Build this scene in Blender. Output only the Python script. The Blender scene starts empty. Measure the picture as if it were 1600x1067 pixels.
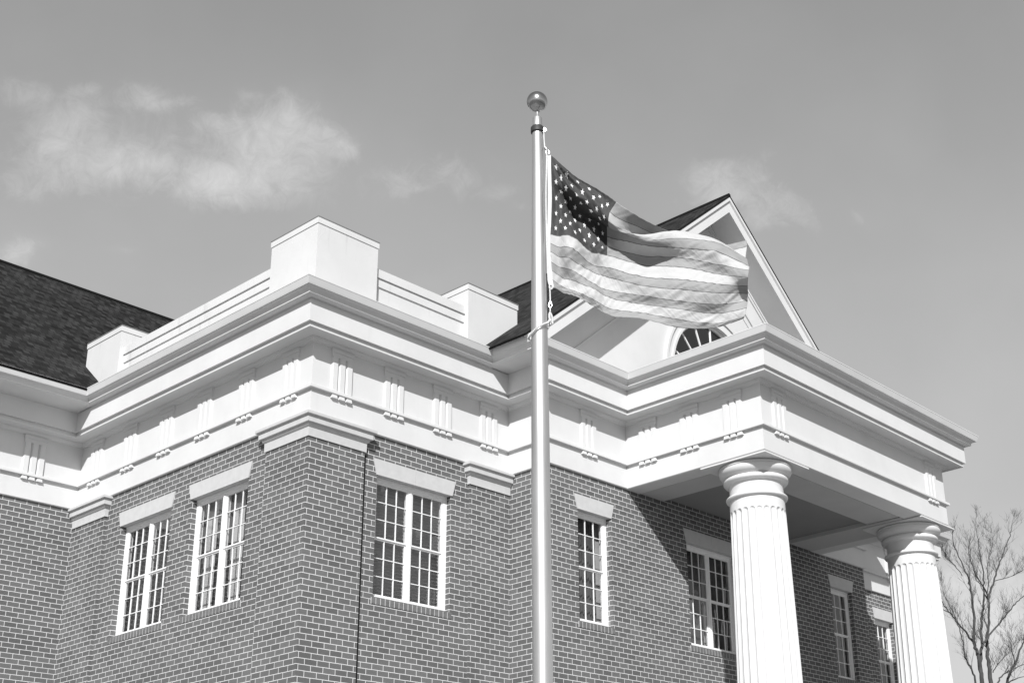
import bpy, math, random
from mathutils import Vector, Matrix
from mathutils.noise import noise as mnoise
random.seed(7)
scn = bpy.context.scene
COL = scn.collection
R = math.radians

# ------------------------------------------------------------------ camera
cam = bpy.data.cameras.new('camera'); co = bpy.data.objects.new('camera', cam); COL.objects.link(co)
rx, ry, rz = 0.3662, -0.0282, -0.864
fwd = Vector((-math.sin(rz)*math.cos(rx), math.cos(rz)*math.cos(rx), math.sin(rx)))
rt = Vector((math.cos(rz), math.sin(rz), 0)); up = rt.cross(fwd)
r_ = math.cos(ry)*rt + math.sin(ry)*up; u_ = -math.sin(ry)*rt + math.cos(ry)*up
M = Matrix((r_, u_, -fwd)).transposed().to_4x4(); M.translation = (-10.2498, -14.0289, 1.6)
co.matrix_world = M
cam.sensor_fit = 'HORIZONTAL'; cam.sensor_width = 36.0; cam.lens = 2077.377/1600*36
cam.shift_x = (800-943.32)/1600; cam.shift_y = (652.945-533.5)/1600
cam.clip_end = 5000; cam.clip_start = 0.1
scn.camera = co

# ------------------------------------------------------------------ dimensions (metres)
L_, R1, R2, S_, P_, R3, RF = 6.238, 3.827, 5.682, 0.89, 3.588, 11.55, 13.19
zCT, zCL, zKT, zKB, zF, zFT, zTT, zTB, zAB = 10.007, 9.900, 9.796, 9.463, 9.403, 9.351, 8.652, 8.604, 8.269
OC, EL, ER = 0.555, 0.972-0.555, 0.900-0.555
KR = 0.843            # roof pitch
GX, GZ, GY = 8.56, 14.80, -1.30

# ------------------------------------------------------------------ materials
def mat(name):
    m = bpy.data.materials.new(name); m.use_nodes = True
    nt = m.node_tree; b = nt.nodes['Principled BSDF']
    return m, nt, b
def N(nt, t, **kw):
    n = nt.nodes.new(t)
    for k, v in kw.items(): setattr(n, k, v)
    return n
def ramp(nt, src, stops):
    r = N(nt, 'ShaderNodeValToRGB'); nt.links.new(src, r.inputs[0])
    e = r.color_ramp.elements
    while len(e) < len(stops): e.new(0.5)
    for i, (p, c) in enumerate(stops):
        e[i].position = p; e[i].color = (c, c, c, 1)
    return r.outputs[0]
def bump(nt, b, src, strength=.3, dist=.01):
    n = N(nt, 'ShaderNodeBump'); n.inputs['Strength'].default_value = strength; n.inputs['Distance'].default_value = dist
    nt.links.new(src, n.inputs['Height']); nt.links.new(n.outputs[0], b.inputs['Normal']); return n
def noise(nt, scale, detail=4, rough=.5, vec=None, mscale=None):
    n = N(nt, 'ShaderNodeTexNoise'); n.inputs['Scale'].default_value = scale; n.inputs['Detail'].default_value = detail; n.inputs['Roughness'].default_value = rough
    if mscale is not None:
        tc = N(nt, 'ShaderNodeTexCoord'); mp = N(nt, 'ShaderNodeMapping'); mp.inputs['Scale'].default_value = mscale
        nt.links.new(tc.outputs['Object'], mp.inputs[0]); vec = mp.outputs[0]
    elif vec is None:
        tc = N(nt, 'ShaderNodeTexCoord'); vec = tc.outputs['Object']
    nt.links.new(vec, n.inputs['Vector'])
    return n.outputs['Fac']
def mixc(nt, fac, a, b, mode='MIX'):
    n = N(nt, 'ShaderNodeMix', data_type='RGBA', blend_type=mode)
    for s, i in ((fac, 0), (a, 6), (b, 7)):
        if hasattr(s, 'is_output'): nt.links.new(s, n.inputs[i])
        elif i == 0: n.inputs[0].default_value = s
        else: n.inputs[i].default_value = (s, s, s, 1)
    return n.outputs[2]
def simple(name, v, rough=.5, metal=0., spec=.5, var=.06, scale=6., bs=0.):
    m, nt, b = mat(name)
    f = noise(nt, scale, 5, .6) if name != 'satin_aluminium' else noise(nt, 1., 5, .7, mscale=(14, 14, 1.3))
    nt.links.new(ramp(nt, f, [(.3, v*(1-var)), (.7, v*(1+var))]), b.inputs['Base Color'])
    b.inputs['Roughness'].default_value = rough; b.inputs['Metallic'].default_value = metal
    b.inputs['Specular IOR Level'].default_value = spec
    if bs: bump(nt, b, noise(nt, scale*12, 3), bs, .004)
    return m
def mk_paint(name='white_painted_trim', v=.64, streak=.03, rough=.55):
    m, nt, b = mat(name)
    f1 = noise(nt, 1.0, 5, .6, mscale=(7, 7, .55)); f2 = noise(nt, 1.3, 4, .55)
    c1 = ramp(nt, f1, [(.24, v*(1-streak)), (.42, v)])
    c2 = ramp(nt, f2, [(.35, .94), (.62, 1.0)])
    nt.links.new(mixc(nt, 1., c1, c2, 'MULTIPLY'), b.inputs['Base Color'])
    b.inputs['Roughness'].default_value = rough; b.inputs['Specular IOR Level'].default_value = .3
    bump(nt, b, noise(nt, 40, 3), .04, .004)
    return m
PAINT = mk_paint()
PAINT_WORN = mk_paint('rain_streaked_white_stucco', .62, .22, .7)
COLM = mk_paint('column_white_paint', .66, .07)
def mk_brick(name='grey_brick_white_mortar'):
    m, nt, b = mat(name)
    tc = N(nt, 'ShaderNodeTexCoord')
    # slight waviness so that the joints are not ruler straight
    nz = N(nt, 'ShaderNodeTexNoise'); nz.inputs['Scale'].default_value = 9; nz.inputs['Detail'].default_value = 3
    nt.links.new(tc.outputs['UV'], nz.inputs['Vector'])
    sub = N(nt, 'ShaderNodeVectorMath', operation='SUBTRACT'); nt.links.new(nz.outputs['Color'], sub.inputs[0]); sub.inputs[1].default_value = (.5, .5, .5)
    mul = N(nt, 'ShaderNodeVectorMath', operation='SCALE'); nt.links.new(sub.outputs[0], mul.inputs[0]); mul.inputs['Scale'].default_value = .006
    add = N(nt, 'ShaderNodeVectorMath', operation='ADD'); nt.links.new(tc.outputs['UV'], add.inputs[0]); nt.links.new(mul.outputs[0], add.inputs[1])
    bt = N(nt, 'ShaderNodeTexBrick'); nt.links.new(add.outputs[0], bt.inputs['Vector'])
    bt.inputs['Scale'].default_value = 1; bt.inputs['Brick Width'].default_value = .198; bt.inputs['Row Height'].default_value = .0797
    bt.inputs['Mortar Size'].default_value = .0053; bt.inputs['Mortar Smooth'].default_value = .15; bt.inputs['Bias'].default_value = -.1
    bt.inputs['Color1'].default_value = (.116, .116, .116, 1); bt.inputs['Color2'].default_value = (.163, .163, .163, 1); bt.inputs['Mortar'].default_value = (.60, .60, .60, 1)
    f = noise(nt, 55, 4, .7, vec=tc.outputs['UV']); g = noise(nt, 1.1, 3, .6, vec=tc.outputs['UV'])
    c = mixc(nt, 1., bt.outputs['Color'], ramp(nt, f, [(.25, .88), (.75, 1.10)]), 'MULTIPLY')
    c = mixc(nt, 1., c, ramp(nt, g, [(.3, .90), (.7, 1.06)]), 'MULTIPLY')
    nt.links.new(c, b.inputs['Base Color']); b.inputs['Roughness'].default_value = .9; b.inputs['Specular IOR Level'].default_value = .06
    inv = N(nt, 'ShaderNodeMath', operation='SUBTRACT'); inv.inputs[0].default_value = 1; nt.links.new(bt.outputs['Fac'], inv.inputs[1])
    h = N(nt, 'ShaderNodeMath', operation='MULTIPLY_ADD'); nt.links.new(f, h.inputs[0]); h.inputs[1].default_value = .3; nt.links.new(inv.outputs[0], h.inputs[2])
    bump(nt, b, h.outputs[0], .55, .006)
    return m
BRICK = mk_brick()
BRICK_P = simple('plain_grey_brick', .14, .85, var=.2, scale=14, bs=.3)
MORTAR = simple('white_mortar', .50, .9, var=.08, scale=30)
STONE = simple('pale_cast_stone', .50, .8, var=.05, scale=9, bs=.12)
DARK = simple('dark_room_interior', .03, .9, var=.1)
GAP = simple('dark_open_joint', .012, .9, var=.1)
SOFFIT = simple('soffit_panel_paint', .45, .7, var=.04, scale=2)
def mk_shingle():
    m, nt, b = mat('dark_asphalt_shingles')
    tc = N(nt, 'ShaderNodeTexCoord')
    bt = N(nt, 'ShaderNodeTexBrick'); nt.links.new(tc.outputs['UV'], bt.inputs['Vector'])
    bt.inputs['Scale'].default_value = 1; bt.inputs['Brick Width'].default_value = .12; bt.inputs['Row Height'].default_value = .14
    bt.inputs['Mortar Size'].default_value = .007; bt.inputs['Mortar Smooth'].default_value = .3; bt.offset = .37; bt.offset_frequency = 2
    bt.inputs['Color1'].default_value = (.010, .010, .010, 1); bt.inputs['Color2'].default_value = (.044, .044, .044, 1); bt.inputs['Mortar'].default_value = (.012, .012, .012, 1)
    f = noise(nt, 90, 3, .8, vec=tc.outputs['UV']); g = noise(nt, 3.1, 4, .6, vec=tc.outputs['UV'])
    c = mixc(nt, 1., bt.outputs['Color'], ramp(nt, f, [(.25, .5), (.75, 1.5)]), 'MULTIPLY')
    c = mixc(nt, 1., c, ramp(nt, g, [(.3, .85), (.7, 1.15)]), 'MULTIPLY')
    nt.links.new(c, b.inputs['Base Color']); b.inputs['Roughness'].default_value = .95; b.inputs['Specular IOR Level'].default_value = .1
    inv = N(nt, 'ShaderNodeMath', operation='SUBTRACT'); inv.inputs[0].default_value = 1; nt.links.new(bt.outputs['Fac'], inv.inputs[1])
    bump(nt, b, inv.outputs[0], .6, .012)
    return m
SHING = mk_shingle()
def mk_glass():
    m, nt, b = mat('window_glass'); nt.nodes.remove(b)
    out = [n for n in nt.nodes if n.type == 'OUTPUT_MATERIAL'][0]
    tr = N(nt, 'ShaderNodeBsdfTransparent'); tr.inputs[0].default_value = (.80, .80, .80, 1)
    gl = N(nt, 'ShaderNodeBsdfGlossy'); gl.inputs['Roughness'].default_value = .015; gl.inputs[0].default_value = (.9, .9, .9, 1)
    lw_ = N(nt, 'ShaderNodeLayerWeight'); lw_.inputs[0].default_value = .5
    pw = N(nt, 'ShaderNodeMath', operation='POWER'); pw.inputs[1].default_value = 5; nt.links.new(lw_.outputs['Facing'], pw.inputs[0])
    fr = N(nt, 'ShaderNodeMath', operation='MULTIPLY_ADD'); fr.inputs[1].default_value = .95; fr.inputs[2].default_value = .045; nt.links.new(pw.outputs[0], fr.inputs[0])
    mu = N(nt, 'ShaderNodeMath', operation='MULTIPLY'); mu.inputs[1].default_value = 2.0; nt.links.new(fr.outputs[0], mu.inputs[0])
    bp = N(nt, 'ShaderNodeBump'); bp.inputs['Strength'].default_value = .06; bp.inputs['Distance'].default_value = .02
    nt.links.new(noise(nt, 2.2, 2), bp.inputs['Height']); nt.links.new(bp.outputs[0], gl.inputs['Normal'])
    mx = N(nt, 'ShaderNodeMixShader'); nt.links.new(mu.outputs[0], mx.inputs[0]); nt.links.new(tr.outputs[0], mx.inputs[1]); nt.links.new(gl.outputs[0], mx.inputs[2])
    nt.links.new(mx.outputs[0], out.inputs[0])
    return m
GLASS = mk_glass()
SASH = simple('white_window_paint', .80, .45, var=.03)
BLIND = simple('pale_blind_slats', .15, .6, var=.05)
CURTAIN = simple('grey_curtain_cloth', .075, .9, var=.15, scale=3)
ALU = simple('satin_aluminium', .60, .38, metal=.85, var=.13, scale=3)
BALLM = simple('polished_metal_ball', .45, .22, metal=1., var=.1, scale=8)
BLACKM = simple('black_rubber_collar', .03, .6)
ROPE = simple('white_rope', .62, .8, var=.12, scale=60, bs=.3)
STEEL = simple('steel_hook', .45, .35, metal=.8)
BARK = simple('grey_bark', .055, .9, var=.3, scale=4, bs=.4)
TWIG = simple('thin_twig_bark', .085, .9, var=.25, scale=2)
GRASS = simple('winter_lawn', .15, .95, var=.35, scale=1.5, bs=.5)
CONC = simple('pale_concrete_paving', .30, .85, var=.12, scale=2.5, bs=.2)
ASPH = simple('asphalt', .06, .9, var=.2, scale=6, bs=.3)

# ------------------------------------------------------------------ mesh helpers
class MB:
    def __init__(s): s.v = []; s.f = []; s.uv = []; s.mi = []
    def face(s, pts, uv=None, mi=0):
        i = len(s.v); s.v += [tuple(p) for p in pts]; s.f.append(tuple(range(i, i+len(pts))))
        s.uv.append(uv if uv else [(0, 0)]*len(pts)); s.mi.append(mi)
    def hexa(s, p, mi=0):   # 8 points: bottom 4 ccw, top 4
        for q in ((0,3,2,1),(4,5,6,7),(0,1,5,4),(1,2,6,5),(2,3,7,6),(3,0,4,7)):
            s.face([p[k] for k in q], mi=mi)
    def box(s, x0, x1, y0, y1, z0, z1, mi=0):
        s.hexa([(x0,y0,z0),(x1,y0,z0),(x1,y1,z0),(x0,y1,z0),(x0,y0,z1),(x1,y0,z1),(x1,y1,z1),(x0,y1,z1)], mi)
    def prism(s, poly, T, d0, d1, mi=0):   # poly in (a,b); T(a,b,d)->xyz
        n = len(poly)
        s.face([T(a,b,d0) for a,b in poly], mi=mi); s.face([T(a,b,d1) for a,b in reversed(poly)], mi=mi)
        for i in range(n):
            a, b = poly[i], poly[(i+1) % n]
            s.face([T(*b,d0), T(*a,d0), T(*a,d1), T(*b,d1)], mi=mi)
    def tube(s, pts, rad, n=8, cap=True, mi=0):
        rings = []; prev = None
        for i, p in enumerate(pts):
            p = Vector(p); a = Vector(pts[max(i-1,0)]); b = Vector(pts[min(i+1,len(pts)-1)]); t = (b-a).normalized()
            ref = prev if prev is not None else (Vector((0,0,1)) if abs(t.z) < .9 else Vector((1,0,0)))
            x = (ref - t*ref.dot(t)).normalized(); prev = x; y = t.cross(x)
            r = rad[i] if isinstance(rad, (list, tuple)) else rad
            base = len(s.v)
            s.v += [tuple(p + (x*math.cos(2*math.pi*k/n)+y*math.sin(2*math.pi*k/n))*r) for k in range(n)]
            rings.append(base)
        for a, b in zip(rings, rings[1:]):
            for k in range(n):
                k2 = (k+1) % n; s.f.append((a+k, a+k2, b+k2, b+k)); s.uv.append([(0,0)]*4); s.mi.append(mi)
        if cap:
            s.f.append(tuple(rings[0]+k for k in reversed(range(n)))); s.uv.append([(0,0)]*n); s.mi.append(mi)
            s.f.append(tuple(rings[-1]+k for k in range(n))); s.uv.append([(0,0)]*n); s.mi.append(mi)
    def lathe(s, prof, cx, cy, n=64, mi=0):
        rings = []
        for r, z in prof:
            base = len(s.v); s.v += [(cx+r*math.cos(2*math.pi*k/n), cy+r*math.sin(2*math.pi*k/n), z) for k in range(n)]; rings.append(base)
        for a, b in zip(rings, rings[1:]):
            for k in range(n):
                k2 = (k+1) % n; s.f.append((a+k, a+k2, b+k2, b+k)); s.uv.append([(0,0)]*4); s.mi.append(mi)
    def build(s, name, mats, parent=None, smooth=None, weld=True):
        me = bpy.data.meshes.new(name); me.from_pydata(s.v, [], s.f)
        ul = me.uv_layers.new(name='UVMap')
        k = 0
        for f in s.uv:
            for uv in f: ul.data[k].uv = uv; k += 1
        if not isinstance(mats, (list, tuple)): mats = [mats]
        for m in mats: me.materials.append(m)
        me.polygons.foreach_set('material_index', s.mi)
        me.update()
        import bmesh
        bm = bmesh.new(); bm.from_mesh(me)
        if weld: bmesh.ops.remove_doubles(bm, verts=bm.verts, dist=1e-5)
        bmesh.ops.recalc_face_normals(bm, faces=bm.faces)
        bm.to_mesh(me); bm.free()
        if smooth:
            me.polygons.foreach_set('use_smooth', [True]*len(me.polygons))
            try: me.set_sharp_from_angle(angle=R(smooth))
            except Exception: pass
        o = bpy.data.objects.new(name, me); COL.objects.link(o)
        if parent: o.parent = parent
        return o
def empty(name, loc=(0,0,0), parent=None):
    o = bpy.data.objects.new(name, None); COL.objects.link(o); o.location = loc
    if parent: o.parent = parent
    return o
def tag(o, label=None, cat=None, group=None, kind=None):
    if label: o['label'] = label
    if cat: o['category'] = cat
    if group: o['group'] = group
    if kind: o['kind'] = kind
    return o

# path sweep in plan; outward = right of travel. profile (o,z,useadd)
def offpts(path, o, adds, use=1):
    n = len(path); out = []
    segs = []
    for i in range(n-1):
        a, b = Vector(path[i]), Vector(path[i+1]); t = (b-a).normalized(); nr = Vector((t.y, -t.x))
        oo = o + adds[i]*use
        segs.append((a + nr*oo, t, nr, b + nr*oo))
    for i in range(n):
        if i == 0: out.append(segs[0][0])
        elif i == n-1: out.append(segs[-1][3])
        else:
            p1, t1 = segs[i-1][0], segs[i-1][1]; p2, t2 = segs[i][0], segs[i][1]
            d = t1.x*t2.y - t1.y*t2.x
            if abs(d) < 1e-6: out.append(segs[i][0])
            else:
                w = p2-p1; s = (w.x*t2.y - w.y*t2.x)/d; out.append(p1 + t1*s)
    return out
def sweep(path, prof, adds=None, mb=None):
    adds = adds or [0]*(len(path)-1); mb = mb or MB()
    rows = [[(q.x, q.y, p[1]) for q in offpts(path, p[0], adds, p[2] if len(p) > 2 else 1)] for p in prof]
    m = len(prof)
    for i in range(m):
        a, b = rows[i], rows[(i+1) % m]
        for k in range(len(path)-1):
            mb.face([a[k], a[k+1], b[k+1], b[k]])
    mb.face([r[0] for r in rows]); mb.face([r[-1] for r in reversed(rows)])
    return mb

PATH = [(-9, L_), (0, L_), (0, 0), (R1, 0), (R1, -S_), (R2, -S_), (R2, -P_), (R3, -P_), (R3, -S_), (RF, -S_), (RF, 0), (17.45, 0), (17.45, 9)]
bld = empty('courthouse')
tag(bld, 'brick courthouse with white classical entablature, columned portico, gabled roof and small-paned windows', 'building')

# ------------------------------------------------------------------ entablature
arch = sweep(PATH, [(-.35, zAB), (-.012, zAB), (0, zAB+.012), (0, zTT), (.052, zTT), (.055, zTT+.004), (.055, zTT+.042), (.05, zTT+.047), (-.35, zTT+.047)]).build('architrave', PAINT, bld)
frz = sweep(PATH, [(-.35, zTT+.049), (0, zTT+.049), (0, 9.345), (.02, 9.350), (.028, 9.366), (.05, 9.380), (.058, 9.392), (.075, 9.394), (.078, 9.41), (-.35, 9.41)]).build('frieze', PAINT, bld)
cor = sweep(PATH, [(-.35, 9.412), (.06, 9.412), (.06, 9.404), (.262, 9.404), (.262, 9.390), (.296, 9.390), (.300, 9.394), (.300, 9.418), (.285, 9.421), (.285, zKB+.006), (.300, zKB), (OC-.22, zKB), (OC-.22, zKT), (-.35, zKT)]).build('cornice', PAINT, bld)
CR = [(-.30, zKT+.002, 0), (.337, zKT+.002, 0), (.345, zKT+.002, 1), (.352, zKT+.004), (.362, zKT+.000), (.385, zKT-.002), (.408, zKT+.004), (.424, zKT+.014), (.440, zKT+.016), (.442, zKT+.018), (.442, zKT+.030), (.440, zKT+.032), (.434, zKT+.033), (.438, zKT+.048), (.450, zKT+.066), (.470, zKT+.080), (.496, zKT+.088), (.504, zKT+.089), (.505, zKT+.097), (.515, zKT+.098), (.521, zKT+.101), (.521, zKT+.108), (.524, zKT+.112), (.551, zCT-.022), (.549, zCT-.016), (.556, zCT-.014), (.556, zCT), (.515, zCT), (.505, zCT-.03), (-.30, zCT-.03)]
def crown(path, adds, dz=0.):
    pr = [(a[0], a[1]+(dz if a[1] > zKT+.09 else 0), (a[2] if len(a) > 2 else 1)) for a in CR]
    return sweep(path, pr, adds)
crown([(-9, L_), (-.3, L_)], [EL], -.003).build('gutter', PAINT, bld)
crown([(0, L_-.42), (0, 0), (R1-.30, 0)], [0, 0]).build('gutter', PAINT, bld)
crown([(R1, 12), (R1, -S_), (R2, -S_), (R2, -P_), (R3, -P_), (R3, -S_), (RF, -S_), (RF, 12)], [ER, 0, 0, 0, 0, 0, ER], -.002).build('gutter', PAINT, bld)
crown([(RF+.3, 0), (17.45, 0), (17.45, 9)], [0, 0]).build('gutter', PAINT, bld)
# flat decks behind the gutters
dk = MB(); dk.box(-.30, R1+.3, -.30, L_+.35, 9.90, 9.965); dk.box(R2-.3, R3+.3, -P_-.3, -S_+.2, 9.90, 9.963); dk.box(RF-.3, 17.7, -.3, 9, 9.90, 9.962)
dk.build('flat_roof_deck', simple('roof_membrane', .07, .9), bld)

# triglyphs: T(u,o,z)
def frame(P0, al, ou):
    return lambda u, o, z: (P0[0]+al[0]*u+ou[0]*o, P0[1]+al[1]*u+ou[1]*o, z)
def triglyph(T):
    mb = MB()
    def bx(u0, u1, o0, o1, z0, z1, ch=0.):
        mb.hexa([T(u0,o0,z0), T(u1,o0,z0), T(u1-ch,o1,z0), T(u0+ch,o1,z0), T(u0,o0,z1), T(u1,o0,z1), T(u1-ch,o1,z1), T(u0+ch,o1,z1)])
    for k in (-1, 0, 1):
        c = k*.128
        bx(c-.060, c+.060, -.002, .032, 8.700, 9.215, .019)
        # gutta under the taenia
        mb.hexa([T(c-.052,-.002,8.592), T(c+.052,-.002,8.592), T(c+.048,.045,8.595), T(c-.048,.045,8.595), T(c-.046,-.002,8.651), T(c+.046,-.002,8.651), T(c+.040,.040,8.651), T(c-.040,.040,8.651)])
    bx(-.190, .190, -.002, .022, 9.217, 9.345, .004)
    bx(-.200, .200, -.002, .034, 9.285, 9.343, .004)
    o = mb.build('triglyph', PAINT, frz)
    return o
SX = ((0,-1),)
for x in (.50, 1.455, 2.410, 3.385): triglyph(frame((x, 0), (1, 0), (0, -1)))
for y in (.49, 1.545, 2.61, 3.655, 4.70, 5.72): triglyph(frame((0, y), (0, -1), (-1, 0)))
for x in (-.82, -1.88): triglyph(frame((x, L_), (1, 0), (0, -1)))
triglyph(frame((4.735, -S_), (1, 0), (0, -1)))
for y in (-1.36, -2.21, -3.06): triglyph(frame((R2, y), (0, -1), (-1, 0)))
for x in (6.16, 11.03): triglyph(frame((x, -P_), (1, 0), (0, -1)))
triglyph(frame((12.35, -S_), (1, 0), (0, -1)))
for x in (15.85, 16.9): triglyph(frame((x, 0), (1, 0), (0, -1)))

# ------------------------------------------------------------------ brick walls
BW, BH = .198, .0797
VPH = 7.886 % BH
def wall(i0, i1, u0, phase, openings, zt=zAB+.02, zb=0., depth=.13, name='brick_wall', off=-.04):
    """brick wall along PATH[i0]->PATH[i1]; openings = (ua, ub, z0, z1) measured from PATH[i0]"""
    sub = PATH
    pts = offpts(PATH, off, [0]*(len(PATH)-1))
    A, B = pts[i0], pts[i1]; base = Vector(PATH[i0]); t = (Vector(PATH[i1])-base).normalized(); nr = Vector((t.y, -t.x))
    ua, ub = (A-base).dot(t), (B-base).dot(t)
    mb = MB()
    def P(u, d, z): q = base + t*u + nr*(off-d); return (q.x, q.y, z)
    def quad(u0, u1, z0, z1):
        if u1-u0 < 1e-4 or z1-z0 < 1e-4: return
        mb.face([P(u0,0,z0), P(u1,0,z0), P(u1,0,z1), P(u0,0,z1)], [(u+phase, z-VPH) for u, z in ((u0,z0),(u1,z0),(u1,z1),(u0,z1))])
    cuts = sorted((a, b, z0, z1+.06) for a, b, z0, z1 in openings); u = ua
    for (a, b, z0, z1) in cuts:
        quad(u, a, zb, zt); quad(a, b, zb, z0); quad(a, b, z1, zt)
        for uu, sgn in ((a, 1), (b, -1)):
            mb.face([P(uu,0,z0), P(uu,depth,z0), P(uu,depth,z1), P(uu,0,z1)], [(uu+sgn*d+phase, z-VPH) for d, z in ((0,z0),(depth,z0),(depth,z1),(0,z1))])
        mb.face([P(a,0,z0), P(b,0,z0), P(b,depth,z0), P(a,depth,z0)], [(a,0),(b,0),(b,depth),(a,depth)])
        mb.face([P(a,0,z1), P(b,0,z1), P(b,depth,z1), P(a,depth,z1)], [(a,0),(b,0),(b,depth),(a,depth)])
        u = b
    quad(u, ub, zb, zt)
    # back skin so that the wall has its thickness
    mb.face([P(ua,.30,zb), P(ub,.30,zb), P(ub,.30,zt), P(ua,.30,zt)])
    return mb.build(name, BRICK, bld, weld=False), P

WZ0, WZ1 = 5.935, 7.69
def brick_sill(P, a, b, par):
    mb = MB(); mo = MB(); n = round((b-a+.06)/.0815); w = (b-a+.06)/n; u = a-.03
    def Q(u, o, z): return P(u, -o, z)
    for k in range(n):
        x0, x1 = u+k*w+.008, u+(k+1)*w-.008; j = random.uniform(-.0015, .0015)
        mb.hexa([Q(x0,-.10,WZ0-.095), Q(x1,-.10,WZ0-.095), Q(x1,.014+j,WZ0-.100), Q(x0,.014+j,WZ0-.100), Q(x0,-.10,WZ0-.003), Q(x1,-.10,WZ0-.003), Q(x1,.014+j,WZ0-.010), Q(x0,.014+j,WZ0-.010)])
    mo.hexa([Q(u+.002,-.11,WZ0-.104), Q(u+n*w-.002,-.11,WZ0-.104), Q(u+n*w-.002,.009,WZ0-.104), Q(u+.002,.009,WZ0-.104), Q(u+.002,-.11,WZ0-.006), Q(u+n*w-.002,-.11,WZ0-.006), Q(u+n*w-.002,.009,WZ0-.012), Q(u+.002,.009,WZ0-.012)])
    o = mb.build('sill', BRICK_P, par); mo.build('mortar_bed', MORTAR, par); return o

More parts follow.
